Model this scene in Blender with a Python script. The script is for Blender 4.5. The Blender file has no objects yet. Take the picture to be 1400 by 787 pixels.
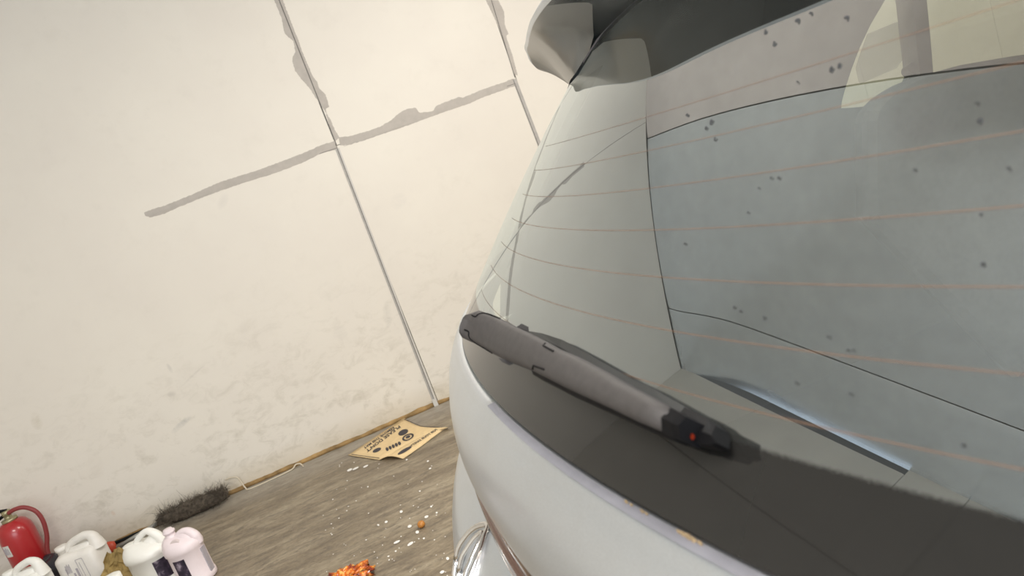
import bpy, math, random
import numpy as np
from mathutils import Vector, Matrix, noise as mnoise
random.seed(7); rng = np.random.default_rng(7)
SC = bpy.context.scene
COL = SC.collection

# ------------------------------------------------------------------ camera
FPX = 1000.0
ROLL, PITCH, YAW = math.radians(20.1), math.radians(10.4), math.radians(11.45)
EYE = np.array([0.0, 0.0, 1.355])
FWD = np.array([math.sin(YAW)*math.cos(PITCH), math.cos(YAW)*math.cos(PITCH), -math.sin(PITCH)])
r0 = np.array([math.cos(YAW), -math.sin(YAW), 0.0]); u0 = np.cross(r0, FWD)
RGT = r0*math.cos(ROLL) - u0*math.sin(ROLL); UPV = np.cross(RGT, FWD)
cam_d = bpy.data.cameras.new('camera'); cam = bpy.data.objects.new('camera', cam_d); COL.objects.link(cam)
cam_d.sensor_width = 36; cam_d.lens = 36*FPX/1400; cam_d.clip_start = 0.01
cam.matrix_world = Matrix(((RGT[0], UPV[0], -FWD[0], EYE[0]), (RGT[1], UPV[1], -FWD[1], EYE[1]), (RGT[2], UPV[2], -FWD[2], EYE[2]), (0, 0, 0, 1)))
cam_d.dof.use_dof = True; cam_d.dof.focus_distance = 1.5; cam_d.dof.aperture_fstop = 10.5
SC.camera = cam
SC.view_settings.view_transform = 'Standard'; SC.view_settings.look = 'None'
SC.view_settings.gamma = 1; SC.view_settings.use_curve_mapping = False
SC.view_settings.exposure = 0.19

# ------------------------------------------------------------------ light: open door behind the camera, unseen roof lamps, one added bulb
wd = bpy.data.worlds.new('world'); SC.world = wd; wd.use_nodes = True
wd.node_tree.nodes['Background'].inputs[0].default_value = (0.86, 0.93, 1.0, 1)
wd.node_tree.nodes['Background'].inputs[1].default_value = 1.0
def area(name, loc, target, sx, sy, power, col):
    l = bpy.data.lights.new(name, 'AREA'); l.shape = 'RECTANGLE'; l.size = sx; l.size_y = sy; l.energy = power; l.color = col
    o = bpy.data.objects.new(name, l); COL.objects.link(o); o.location = loc
    o.rotation_euler = (Vector(target)-Vector(loc)).to_track_quat('-Z', 'Y').to_euler()
    return o
area('door_light', (-0.6, -3.2, 1.7), (0.0, 3.0, 2.7), 3.4, 2.4, 75, (0.97, 0.98, 1.0))
def bulb(name, loc, power, col, r=0.16):
    l = bpy.data.lights.new(name, 'POINT'); l.energy = power; l.color = col; l.shadow_soft_size = r
    o = bpy.data.objects.new(name, l); COL.objects.link(o); o.location = loc
area('unseen_lamp', (1.3, 2.0, 2.95), (1.3, 2.35, 0.0), 1.1, 0.3, 74, (1.0, 0.95, 0.87))
area('unseen_lamp', (-0.6, -0.6, 3.05), (-0.6, 0.1, 0.0), 1.2, 0.4, 60, (1.0, 0.95, 0.87))
bulb('unseen_lamp', (4.7, 2.6, 2.2), 50, (1.0, 0.96, 0.86), .25)  # added bulb, brightens the wall beyond the far side windows

# ------------------------------------------------------------------ picture ray helpers (a ray of the photo, cut at a real depth)
def ray(q): return FWD + ((q[0]-700)*RGT - (q[1]-393.5)*UPV)/FPX
def on_y(q, y): d = ray(q); return EYE + d*((y-EYE[1])/d[1])
def on_z(q, z): d = ray(q); return EYE + d*((z-EYE[2])/d[2])
def on_x(q, x): d = ray(q); return EYE + d*((x-EYE[0])/d[0])

# ------------------------------------------------------------------ mesh helpers
def link(name, me, m=None, parent=None, kind=None, smooth=False):
    o = bpy.data.objects.new(name, me); COL.objects.link(o)
    if m is not None and not me.materials: me.materials.append(m)
    if parent is not None: o.parent = parent
    if kind: o['kind'] = kind
    if smooth:
        me.polygons.foreach_set('use_smooth', [True]*len(me.polygons))
    return o
def mesh(name, V, Fc, m=None, parent=None, kind=None, smooth=False):
    me = bpy.data.meshes.new(name)
    me.from_pydata([tuple(map(float, v)) for v in V], [], Fc); me.update()
    return link(name, me, m, parent, kind, smooth)
def tag(o, label, cat, group=None):
    o['label'] = label; o['category'] = cat
    if group: o['group'] = group
    return o
def empty(name, loc, label, cat, group=None):
    o = bpy.data.objects.new(name, None); COL.objects.link(o); o.location = loc
    return tag(o, label, cat, group)
class MB:
    def __init__(s): s.v = []; s.f = []
    def add(s, V, Fc):
        n = len(s.v); s.v += [tuple(v) for v in V]; s.f += [tuple(i+n for i in f) for f in Fc]
    def box(s, a, b):
        x0, y0, z0 = a; x1, y1, z1 = b
        s.add([(x0,y0,z0),(x1,y0,z0),(x1,y1,z0),(x0,y1,z0),(x0,y0,z1),(x1,y0,z1),(x1,y1,z1),(x0,y1,z1)],
              [(0,3,2,1),(4,5,6,7),(0,1,5,4),(1,2,6,5),(2,3,7,6),(3,0,4,7)])
    def loft(s, rings, caps=True, closed=True):
        n = len(rings[0]); V = [p for r in rings for p in r]; Fc = []
        for i in range(len(rings)-1):
            for j in range(n if closed else n-1):
                k = (j+1) % n
                Fc.append((i*n+j, i*n+k, (i+1)*n+k, (i+1)*n+j))
        if caps:
            Fc.append(tuple(range(n-1, -1, -1))); Fc.append(tuple((len(rings)-1)*n+j for j in range(n)))
        s.add(V, Fc)
    def tube(s, pts, rad, n=10, caps=True):
        pts = [Vector(p) for p in pts]; R = rad if hasattr(rad, '__len__') else [rad]*len(pts)
        rings = []; up = None
        for i, p in enumerate(pts):
            t = (pts[min(i+1, len(pts)-1)]-pts[max(i-1, 0)]).normalized()
            if up is None: up = t.orthogonal().normalized()
            up = (up - t*up.dot(t)).normalized(); w = t.cross(up)
            rings.append([tuple(p+(up*math.cos(a)+w*math.sin(a))*R[i]) for a in [2*math.pi*k/n for k in range(n)]])
        s.loft(rings, caps)
    def build(s, name, m=None, parent=None, kind=None, smooth=False): return mesh(name, s.v, s.f, m, parent, kind, smooth)
def grid(name, P, m=None, parent=None, kind=None, smooth=True, flip=False, thick=0.0):
    """P: array rows x cols x 3 -> a sheet, with real thickness when thick is set"""
    P = np.asarray(P); r, c = P.shape[:2]
    Fc = []
    for i in range(r-1):
        for j in range(c-1):
            f = (i*c+j, i*c+j+1, (i+1)*c+j+1, (i+1)*c+j)
            Fc.append(f[::-1] if flip else f)
    o = mesh(name, P.reshape(-1, 3), Fc, m, parent, kind, smooth)
    if thick:
        md = o.modifiers.new('solid', 'SOLIDIFY'); md.thickness = thick; md.offset = -1
    return o
def smooth_path(pts, n=8):
    pts = [np.array(p, float) for p in pts]; out = []
    for i in range(len(pts)-1):
        p0 = pts[max(i-1, 0)]; p1 = pts[i]; p2 = pts[i+1]; p3 = pts[min(i+2, len(pts)-1)]
        for t in np.linspace(0, 1, n, endpoint=False):
            out.append(0.5*((2*p1)+(-p0+p2)*t+(2*p0-5*p1+4*p2-p3)*t*t+(-p0+3*p1-3*p2+p3)*t**3))
    out.append(pts[-1]); return out

# ------------------------------------------------------------------ materials
class NT:
    def __init__(s, name):
        s.m = bpy.data.materials.new(name); s.m.use_nodes = True; s.t = s.m.node_tree; s.n = s.t.nodes; s.b = s.n['Principled BSDF']; s.out = s.n['Material Output']
    def node(s, typ, **kw):
        x = s.n.new(typ)
        for k, v in kw.items(): setattr(x, k, v)
        return x
    def set(s, inp, v):
        if hasattr(v, 'is_linked') or isinstance(v, bpy.types.NodeSocket): s.t.links.new(v, inp)
        else: inp.default_value = v if not (hasattr(v, '__len__') and len(v) == 3 and inp.type == 'RGBA') else (*v, 1)
    def math(s, op, a, b=0.0, c=0.0, clamp=False):
        x = s.node('ShaderNodeMath', operation=op, use_clamp=clamp); s.set(x.inputs[0], a); s.set(x.inputs[1], b)
        if op in ('MULTIPLY_ADD',): s.set(x.inputs[2], c)
        return x.outputs[0]
    def pos(s): return s.node('ShaderNodeNewGeometry').outputs['Position']
    def sep(s, v):
        x = s.node('ShaderNodeSeparateXYZ'); s.set(x.inputs[0], v); return x.outputs
    def map(s, v, scale=(1,1,1), rot=(0,0,0), loc=(0,0,0)):
        x = s.node('ShaderNodeMapping'); s.set(x.inputs[0], v); x.inputs[1].default_value = loc; x.inputs[2].default_value = rot; x.inputs[3].default_value = scale; return x.outputs[0]
    def noise(s, v, scale, detail=4, rough=0.55, dist=0.0):
        x = s.node('ShaderNodeTexNoise'); s.set(x.inputs['Vector'], v); x.inputs['Scale'].default_value = scale; x.inputs['Detail'].default_value = detail
        x.inputs['Roughness'].default_value = rough; x.inputs['Distortion'].default_value = dist; return x.outputs['Fac']
    def ramp(s, f, stops):
        x = s.node('ShaderNodeValToRGB'); s.set(x.inputs[0], f); e = x.color_ramp.elements
        while len(e) < len(stops): e.new(0.5)
        for el, (p, c) in zip(e, stops): el.position = p; el.color = (*c, 1) if len(c) == 3 else c
        return x.outputs[0]
    def mix(s, f, a, b, blend='MIX'):
        x = s.node('ShaderNodeMix', data_type='RGBA', blend_type=blend); s.set(x.inputs[0], f); s.set(x.inputs[6], a); s.set(x.inputs[7], b); return x.outputs[2]
    def bump(s, h, strength=0.3, dist=0.01):
        x = s.node('ShaderNodeBump'); s.set(x.inputs['Height'], h); x.inputs['Strength'].default_value = strength; x.inputs['Distance'].default_value = dist
        s.t.links.new(x.outputs[0], s.b.inputs['Normal']); return x.outputs[0]
    def base(s, c): s.set(s.b.inputs['Base Color'], c)
    def rough(s, v): s.set(s.b.inputs['Roughness'], v)
    def metal(s, v): s.set(s.b.inputs['Metallic'], v)
def lin(r, g, b):
    return tuple(((c/255)/12.92 if c/255 <= 0.04045 else ((c/255+0.055)/1.055)**2.4) for c in (r, g, b))
def simple(name, c, rough=0.5, metal=0.0, var=0.0, scale=20, coat=0.0, spec=None):
    t = NT(name); 
    if var:
        n = t.noise(t.pos(), scale, 4)
        t.base(t.ramp(n, [(0.3, tuple(x*(1-var) for x in c)), (0.7, tuple(min(1, x*(1+var)) for x in c))]))
    else: t.base(c)
    t.rough(rough); t.metal(metal)
    if coat: t.b.inputs['Coat Weight'].default_value = coat; t.b.inputs['Coat Roughness'].default_value = 0.05
    if spec is not None: t.b.inputs['Specular IOR Level'].default_value = spec
    return t.m

def wall_material():
    t = NT('painted_wall'); p = t.pos(); X, Y, Z = t.sep(p)
    n1 = t.noise(p, 1.3, 5, 0.6); n2 = t.noise(p, 6.0, 5, 0.65)
    c = t.ramp(n1, [(0.3, (0.73, 0.685, 0.615)), (0.7, (0.775, 0.735, 0.655))])
    c = t.mix(t.math('MULTIPLY', t.ramp(n2, [(0.55, (0,0,0)), (0.75, (1,1,1))]), 0.16), c, (0.56, 0.52, 0.45))
    # grime towards the floor: handled marks up to about 1 m
    low = t.math('SUBTRACT', 1.0, t.math('DIVIDE', Z, 1.15), clamp=True)
    n3 = t.noise(t.map(p, (1, 1, 1.6)), 9.0, 6, 0.7, 0.6)
    c = t.mix(t.math('MULTIPLY', t.math('MULTIPLY', low, 0.6), t.ramp(n3, [(0.5, (0,0,0)), (0.72, (1,1,1))])), c, (0.43, 0.39, 0.31))
    base = t.math('SUBTRACT', 1.0, t.math('DIVIDE', Z, 0.16), clamp=True)
    c = t.mix(t.math('MULTIPLY', base, 0.45), c, (0.50, 0.40, 0.24))
    # scuffs with a place of their own: (x, z, rx, rz, tilt, strength, colour)
    for q, rx, rz, tilt, st, col in [((248,580), .075,.02,.35,.75,(.45,.44,.41)), ((50,575), .035,.055,-.2,.5,(.45,.39,.28)), ((232,503),.012,.035,.1,.55,(.45,.43,.4)),
                                     ((405,552),.07,.018,.3,.4,(.5,.46,.4)), ((465,455),.05,.05,.2,.32,(.5,.47,.42)), ((235,538),.03,.02,0,.45,(.5,.46,.41)),
                                     ((312,700),.05,.06,0,.25,(.5,.46,.4)), ((530,430),.03,.09,-.3,.35,(.5,.48,.43)), ((545,275),.06,.05,.4,.25,(.55,.53,.5)), ((305,275),.06,.03,.8,.25,(.55,.52,.48)),
                                     ((130,640),.05,.09,-.4,.3,(.5,.44,.36)), ((405,590),.02,.1,-.5,.25,(.5,.45,.36)),((155,702),.012,.02,0,.7,(.62,.42,.28)), ((265,512),.1,.008,.4,.35,(.5,.47,.42)), ((345,455),.2,.1,0.2,.18,(.55,.5,.44))]:
        P = on_y(q, 4.5)
        dx = t.math('SUBTRACT', X, float(P[0])); dz = t.math('SUBTRACT', Z, float(P[2])); ca, sa = math.cos(tilt), math.sin(tilt)
        a = t.math('DIVIDE', t.math('ADD', t.math('MULTIPLY', dx, ca), t.math('MULTIPLY', dz, sa)), rx)
        b = t.math('DIVIDE', t.math('SUBTRACT', t.math('MULTIPLY', dz, ca), t.math('MULTIPLY', dx, sa)), rz)
        d = t.math('SUBTRACT', 1.0, t.math('ADD', t.math('MULTIPLY', a, a), t.math('MULTIPLY', b, b)), clamp=True)
        f = t.math('MULTIPLY', t.math('MULTIPLY', d, st), t.ramp(n3, [(0.35, (0.1,.1,.1)), (0.6, (1,1,1))]))
        c = t.mix(f, c, col)
    t.base(c); t.rough(0.55); t.bump(n2, 0.06, 0.01)
    return t.m
def floor_material():
    t = NT('worn_concrete'); p = t.pos()
    st = t.map(p, (1.0, 3.4, 1), (0, 0, 0.10))
    n1 = t.noise(st, 2.2, 8, 0.7, 0.5); n2 = t.noise(st, 9, 8, 0.72, 0.8); n3 = t.noise(p, 60, 5, 0.6)
    c = t.ramp(n1, [(0.36, (0.16, 0.122, 0.078)), (0.5, (0.262, 0.210, 0.140)), (0.62, (0.38, 0.32, 0.225))])
    c = t.mix(t.math('MULTIPLY', t.ramp(n2, [(0.36, (1,1,1)), (0.52, (0,0,0))]), .8), c, (0.09, 0.068, 0.045))
    c = t.mix(t.math('MULTIPLY', t.ramp(n2, [(0.55, (0,0,0)), (0.70, (1,1,1))]), 0.6), c, (0.42, 0.365, 0.27))
    n4 = t.noise(t.map(p, (1, 2.2, 1), (0, 0, .25)), 24, 6, .7, 1.0)
    c = t.mix(t.math('MULTIPLY', t.ramp(n4, [(0.33, (1,1,1)), (0.47, (0,0,0))]), .55), c, (0.11, 0.085, 0.058))
    c = t.mix(0.22, c, t.ramp(n3, [(0.3, (0.09,0.075,.055)), (0.7, (0.36,0.31,.24))]))
    X, Y, Z = t.sep(p)
    near_wall = t.math('DIVIDE', t.math('SUBTRACT', Y, 4.12), 0.3, clamp=True)
    c = t.mix(t.math('MULTIPLY', t.math('MULTIPLY', near_wall, 0.75), t.ramp(n2, [(0.3, (.3,.3,.3)), (0.6, (1,1,1))])), c, (0.40, 0.375, 0.335))
    t.base(c); t.rough(t.ramp(n2, [(0.3, (0.35,)*3), (0.7, (0.6,)*3)])); t.bump(n2, 0.35, 0.01)
    return t.m
def ceiling_material(name, c):
    t = NT(name); p = t.pos(); n = t.noise(p, 7, 6, 0.65); n2 = t.noise(t.map(p, (1, .35, 1)), 1.2, 3)
    c1 = t.ramp(n, [(0.3, tuple(x*.93 for x in c)), (0.7, tuple(x*1.07 for x in c))])
    t.base(c1); t.metal(0.72); t.rough(0.24); t.bump(n2, 0.25, 0.1)
    return t.m
def car_paint(name, c=(0.62, 0.655, 0.69)):
    t = NT(name); p = t.pos(); n = t.noise(p, 900, 2); n2 = t.noise(p, 7, 5, .65)
    cc = t.mix(t.ramp(n, [(0.4, (0,0,0)), (0.65, (1,1,1))]), tuple(x*.95 for x in c), tuple(x*1.03 for x in c))
    cc = t.mix(t.math('MULTIPLY', t.ramp(n2, [(0.5, (0,0,0)), (0.8, (1,1,1))]), .15), cc, (0.42, .40, .36))
    t.base(cc); t.metal(0.8); t.rough(0.36); t.b.inputs['Coat Weight'].default_value = 0.35; t.b.inputs['Coat Roughness'].default_value = 0.12
    return t.m
def glass_material(name, base_r, trans, frit_z=None):
    """tinted pane with a reflecting film: fresnel mirror over tinted see-through; below frit_z the pane is printed black, ending in dots"""
    t = NT(name); t.n.remove(t.b)
    lw = t.node('ShaderNodeFresnel'); bf = t.node('ShaderNodeNewGeometry').outputs['Backfacing']
    t.set(lw.inputs[0], t.math('SUBTRACT', 1.5, t.math('MULTIPLY', bf, 1.5-1/1.5)))     # a thin pane looks the same from both sides
    F = lw.outputs[0]
    R = t.math('ADD', t.math('MULTIPLY', t.math('SUBTRACT', 1.0, F), base_r), F)      # film behind the outer face
    p = t.pos(); nz = t.noise(p, 55, 4, .6); dirt = t.noise(p, 9, 5, .6)
    gl = t.node('ShaderNodeBsdfGlossy'); gl.inputs['Roughness'].default_value = 0.0; t.set(gl.inputs['Color'], (0.91, 0.975, 1.0))
    tr = t.node('ShaderNodeBsdfTransparent'); tr.inputs[0].default_value = (*trans, 1)
    m1 = t.node('ShaderNodeMixShader'); t.set(m1.inputs[0], R); t.t.links.new(tr.outputs[0], m1.inputs[1]); t.t.links.new(gl.outputs[0], m1.inputs[2])
    # thin even dust film
    df = t.node('ShaderNodeBsdfDiffuse'); df.inputs[0].default_value = (0.6, 0.6, 0.56, 1)
    m2 = t.node('ShaderNodeMixShader'); t.set(m2.inputs[0], t.math('MULTIPLY', t.ramp(dirt, [(0.3, (0.3,)*3), (0.75, (1,)*3)]), 0.03)); t.t.links.new(m1.outputs[0], m2.inputs[1]); t.t.links.new(df.outputs[0], m2.inputs[2])
    last = m2
    if frit_z is not None:
        Z = t.sep(p)[2]
        v = t.node('ShaderNodeTexVoronoi'); t.set(v.inputs['Vector'], p); v.inputs['Scale'].default_value = 1000
        edge = t.math('ADD', t.math('DIVIDE', t.math('SUBTRACT', frit_z, Z), 0.0016), t.math('MULTIPLY', t.math('SUBTRACT', 0.5, v.outputs['Distance']), 0.9))
        edge = t.math('ADD', edge, 0.0, clamp=True)
        b = t.node('ShaderNodeBsdfPrincipled'); b.inputs['Base Color'].default_value = (0.018, 0.0175, 0.0165, 1); b.inputs['Roughness'].default_value = 0.03
        m3 = t.node('ShaderNodeMixShader'); t.set(m3.inputs[0], edge); t.t.links.new(last.outputs[0], m3.inputs[1]); t.t.links.new(b.outputs[0], m3.inputs[2]); last = m3
    t.t.links.new(last.outputs[0], t.out.inputs[0])
    return t.m

def heater_material():
    t = NT('heater_line_print'); t.base((0.26, 0.15, 0.095)); t.rough(0.6)
    tr = t.node('ShaderNodeBsdfTransparent'); mx = t.node('ShaderNodeMixShader'); mx.inputs[0].default_value = 0.36
    t.t.links.new(tr.outputs[0], mx.inputs[1]); t.t.links.new(t.b.outputs[0], mx.inputs[2]); t.t.links.new(mx.outputs[0], t.out.inputs[0]); return t.m
M = {}
M['wall'] = wall_material(); M['floor'] = floor_material()
M['joint'] = simple('joint_filler', (0.46, 0.425, 0.385), 0.7, var=.06, scale=25)
M['joint_strip'] = simple('joint_strip_grey', (0.42, 0.40, 0.375), 0.6, var=.12, scale=30)
M['joint_dark'] = simple('joint_gap', (0.16, 0.15, 0.14), 0.8)
M['joint_light'] = simple('joint_edge_light', (0.60, 0.58, 0.54), 0.6)
M['ochre'] = simple('dirty_foam', (0.30, 0.19, 0.075), 0.8, var=.45, scale=14)
M['ceil_a'] = ceiling_material('silver_roof_sheet', (0.83, 0.90, 0.97)); M['ceil_b'] = ceiling_material('silver_roof_sheet_warm', (0.95, 0.91, 0.93))
M['left_wall'] = simple('side_wall_paint', (0.72, 0.69, 0.63), 0.5, var=.05, scale=3)
M['seam'] = simple('sheet_seam', (0.12, 0.12, 0.12), 0.7)
M['paint'] = car_paint('silver_car_paint')
M['ledge'] = simple('primer_grey', (0.235, 0.235, 0.265), 0.55, var=.1, scale=30)
M['spoiler'] = simple('silver_gloss_spoiler', (0.36, 0.36, 0.345), 0.14, 0.55, coat=.6)
M['under_grey'] = simple('grey_spoiler_end', (0.34, 0.33, 0.31), 0.30, 0.3)
M['gloss_dark'] = simple('dark_glossy_paint', (0.016, 0.021, 0.025), 0.16, 0.0)
M['plastic'] = simple('grey_wiper_plastic', (0.055, 0.050, 0.049), 0.62, var=.12, scale=120)
M['black'] = simple('black_plastic', (0.004, 0.004, 0.005), 0.6, spec=.15)
M['rubber'] = simple('black_rubber', (0.004, 0.006, 0.007), 0.45, spec=.2)
M['red'] = simple('red_dot', (0.12, 0.014, 0.006), 1.0, spec=0.0)
M['chrome'] = simple('chrome', (0.78, 0.76, 0.74), 0.12, 1.0)
M['garnish'] = simple('brown_tinted_chrome', (0.13, 0.058, 0.038), 0.10, 0.6, coat=0.5)
M['interior'] = simple('interior_trim', (0.10, 0.092, 0.095), 0.8, var=.1, scale=12)
M['seat'] = simple('seat_fabric', (0.14, 0.13, 0.135), 0.95, var=.12, scale=90)
M['hline'] = heater_material()
M['speck'] = simple('dark_speck', (0.03, 0.03, 0.032), 0.7)
M['rust'] = simple('dried_mud', (0.30, 0.22, 0.13), 0.9, var=.3, scale=80)
M['hdpe'] = simple('white_hdpe', (0.80, 0.77, 0.72), 0.42, var=.06, scale=14)
M['hdpe_clean'] = simple('white_hdpe_clean', (0.86, 0.85, 0.80), 0.4)
M['pink'] = simple('pink_hdpe', (0.80, 0.70, 0.72), 0.42, var=.04, scale=10)
M['ext_red'] = simple('red_enamel', (0.42, 0.018, 0.022), 0.3, coat=.4)
M['hose'] = simple('red_rubber_hose', (0.25, 0.035, 0.035), 0.5)
M['ext_yellow'] = simple('yellow_plastic', (0.55, 0.33, 0.03), 0.5)
M['brass'] = simple('dull_brass', (0.40, 0.36, 0.22), 0.4, 0.7)
M['label_white'] = simple('label_paper', (0.70, 0.68, 0.64), 0.6)
M['label_dark'] = NT('purple_label'); _t = M['label_dark']; _n = _t.noise(_t.pos(), 24, 4, .6)
_t.base(_t.ramp(_n, [(0.36, (0.012, 0.010, 0.022)), (0.52, (0.045, 0.03, 0.055)), (0.66, (0.35, 0.30, 0.36))])); _t.rough(0.35); M['label_dark'] = _t.m
M['print_grey'] = simple('label_print', (0.40, 0.37, 0.40), 0.7)
M['kraft'] = simple('kraft_paper', (0.74, 0.56, 0.31), 0.8, var=.06, scale=30)
M['kraft_dark'] = simple('brown_paper_dull', (0.30, 0.21, 0.075), 0.85, var=.25, scale=25)
M['ink'] = simple('dark_print_ink', (0.055, 0.05, 0.055), 0.8, var=.3, scale=200)
M['alu'] = simple('aluminium_tube', (0.42, 0.42, 0.40), 0.4, 0.8)
M['fluff'] = simple('dusty_fibre', (0.105, 0.086, 0.066), 1.0, var=.5, scale=60)
M['white_metal'] = simple('off_white_wire', (0.62, 0.55, 0.43), 0.5)
M['white_tube'] = simple('white_tube', (0.8, 0.78, 0.74), 0.4)
M['bag'] = simple('black_bag_film', (0.022, 0.02, 0.028), 0.3)
M['orange'] = NT('orange_film'); _t = M['orange']; _n = _t.noise(_t.pos(), 30, 3, .6)
_t.base(_t.ramp(_n, [(0.36, (0.22, 0.035, 0.025)), (0.5, (0.66, 0.15, 0.012)), (0.60, (0.90, 0.52, 0.14))])); _t.rough(0.15); M['orange'] = _t.m  # pale yellow stop paints highlights into the film colour
M['nut'] = simple('orange_brown_shell', (0.46, 0.19, 0.035), 0.4, var=.2, scale=60)
M['fleck'] = simple('white_paint_fleck', (0.85, 0.83, 0.80), 0.35)

# ------------------------------------------------------------------ the room
YW = 4.5
def ceil_z(x): return 3.40 - 0.15*x
XL, XR, YF = -2.46, 7.0, -4.0
def left_x(y): return -2.46+.10*(y-4.3)
fb = MB(); fb.box((XL-.2, YF, -.1), (XR+.2, YW+.2, 0)); floor = fb.build('floor', M['floor'], kind='structure')
wb = MB()
wb.add([(XL-.2,YW+.03,0),(XR+.2,YW+.03,0),(XR+.2,YW+.03,ceil_z(XR)+.165),(XL-.2,YW+.03,ceil_z(XL)+.165),(XL-.2,YW+.2,0),(XR+.2,YW+.2,0),(XR+.2,YW+.2,ceil_z(XR)+.165),(XL-.2,YW+.2,ceil_z(XL)+.165)],
       [(0,1,2,3),(5,4,7,6),(0,4,5,1),(3,2,6,7),(0,3,7,4),(1,5,6,2)])
wall = wb.build('wall_back', M['joint_dark'], kind='structure')
J1, J2, JH, J3, J4 = 0.212, 1.392, 1.702, 2.60, 3.80
def board(x0, x1, z0, z1a, z1b):
    b = MB(); y0, y1 = YW, YW+.03
    b.add([(x0,y0,z0),(x1,y0,z0),(x1,y0,z1b),(x0,y0,z1a),(x0,y1,z0),(x1,y1,z0),(x1,y1,z1b),(x0,y1,z1a)], [(0,1,2,3),(5,4,7,6),(0,4,5,1),(3,2,6,7),(0,3,7,4),(1,5,6,2)])
    return b.build('board', M['wall'], wall)
g = .002
board(XL, J1-g, .0, ceil_z(XL)-.0, ceil_z(J1))
for a, b in ((J1, J2), (J2, J3), (J3, J4), (J4, 5.0), (5.0, 6.2), (6.2, XR)):
    if a == J1: board(a+g, b-g, 0, JH-g, JH-g); board(a+g, b-g, JH+g, ceil_z(a), ceil_z(b))
    else: board(a+g, b-g, 0, ceil_z(a), ceil_z(b))
def ribbon_patch(name, m, up, lo, y, th):
    """flat filler strip on the wall between two outlines (picture rays cut at the wall), th thick"""
    up = [on_y(q, y) for q in up]; lo = [on_y(q, y) for q in lo]
    def res(pts, n=150):
        pts = np.array(pts); d = np.r_[0, np.cumsum(np.linalg.norm(np.diff(pts, axis=0), axis=1))]; s = np.linspace(0, d[-1], n)
        return np.column_stack([np.interp(s, d, pts[:, k]) for k in range(3)])
    A, B = res(up), res(lo); n = len(A); V = []
    for a, b in zip(A, B):
        j = (rng.random(3)-.5)*.004; j[1] = 0; k = (rng.random(3)-.5)*.004; k[1] = 0
        V += [a+j, b+k, a+j-[0, th, 0], b+k-[0, th, 0]]
    Fc = []
    for i in range(n-1):
        o = 4*i; q = o+4
        Fc += [(o+2, o+3, q+3, q+2), (o, o+2, q+2, q), (o+1, q+1, q+3, o+3)]
    Fc += [(0, 1, 3, 2), (4*n-4, 4*n-2, 4*n-1, 4*n-3)]
    return mesh(name, V, Fc, m, wall)
# horizontal joint, left: wide filler band with blunt end
ribbon_patch('joint_filler', M['joint'], [(197,291),(202,288),(228,280),(262,266),(300,249),(345,235),(370,226),(410,211),(438,199),(458,192)], [(199,295),(206,297),(225,292),(256,278),(300,261),(345,246),(372,238),(412,223),(440,209),(460,204)], YW, .0012)
# horizontal joint, right: filler with lumpy upper edge
ribbon_patch('joint_filler', M['joint'], [(463,187),(470,187),(478,186),(500,180),(520,173),(535,164),(545,155),(556,149),(568,147),(573,154),(592,152),(596,145),(610,139),(628,132),(632,134),(660,122),(690,112),(702,107)], [(465,199),(480,197),(500,191),(520,184),(550,174),(580,163),(610,152),(640,142),(660,133),(680,126),(704,117)], YW, .0012)
# vertical joint 1, above: lumps both sides
ribbon_patch('joint_filler', M['joint'], [(370,-12),(375,0),(380,13),(385,25),(389,45),(396,52),(401,56),(404,72),(400,77),(399.5,83),(403.7,97),(412,108),(424,121),(429,130),(437,141),(445,153),(449,168),(453.5,182),(457,194)], [(385,-12),(387,0),(391,12),(401,38),(408,55),(412,68),(420,87),(428,104),(434,113),(437,122),(445,129),(450,146),(445.5,148),(446,154),(453,166),(457,176),(464,188)], YW, .0010)
# vertical joint 2, above
ribbon_patch('joint_filler', M['joint'], [(664,0),(675,22),(686,48),(694,72),(702,100)], [(681,0),(689,16),(690,34),(695,46),(692,50),(700,74),(708,104)], YW, .0010)
def strip(q0, q1, w, m, name, y=YW, th=.003, dx=0.0):
    a = on_y(q0, y); b = on_y(q1, y); x0, x1 = a[0]+dx, b[0]+dx
    bb = MB(); bb.add([(x0-w/2,y-th,a[2]),(x0+w/2,y-th,a[2]),(x1+w/2,y-th,b[2]),(x1-w/2,y-th,b[2]),(x0-w/2,y,a[2]),(x0+w/2,y,a[2]),(x1+w/2,y,b[2]),(x1-w/2,y,b[2])],
           [(0,3,2,1),(4,5,6,7),(0,1,5,4),(1,2,6,5),(2,3,7,6),(3,0,4,7)])
    return bb.build(name, m, wall)
strip((461,203), (601,566), .024, M['joint_strip'], 'joint_strip', th=.002)
strip((461,203), (601,566), .007, M['joint_light'], 'joint_strip_edge', th=.003, dx=.008)
strip((461,203), (601,566), .0035, M['joint_dark'], 'joint_line', th=.0032, dx=.000)
strip((376,-14), (460,198), .005, M['joint_dark'], 'joint_line', th=.0024)
strip((668,-12), (704,106), .004, M['joint_dark'], 'joint_line', th=.0024)
strip((703,108), (752,235), .026, M['joint_strip'], 'joint_strip', th=.002)
strip((703,108), (752,235), .004, M['joint_dark'], 'joint_line', th=.0026, dx=-.008)
for q0, q1 in (((437,210),(461,202)), ((693,118),(705,114)), ((205,295),(300,259)), ((470,200),(570,166))):
    a, b = on_y(q0, YW), on_y(q1, YW); t_ = MB(); t_.tube([a-[0,.001,0], b-[0,.001,0]], .0016 if q0[0] in (437,693) else .0008, 6); t_.build('joint_line', M['joint_dark'] if q0[0] in (437,693) else M['joint_strip'], wall)
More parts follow.
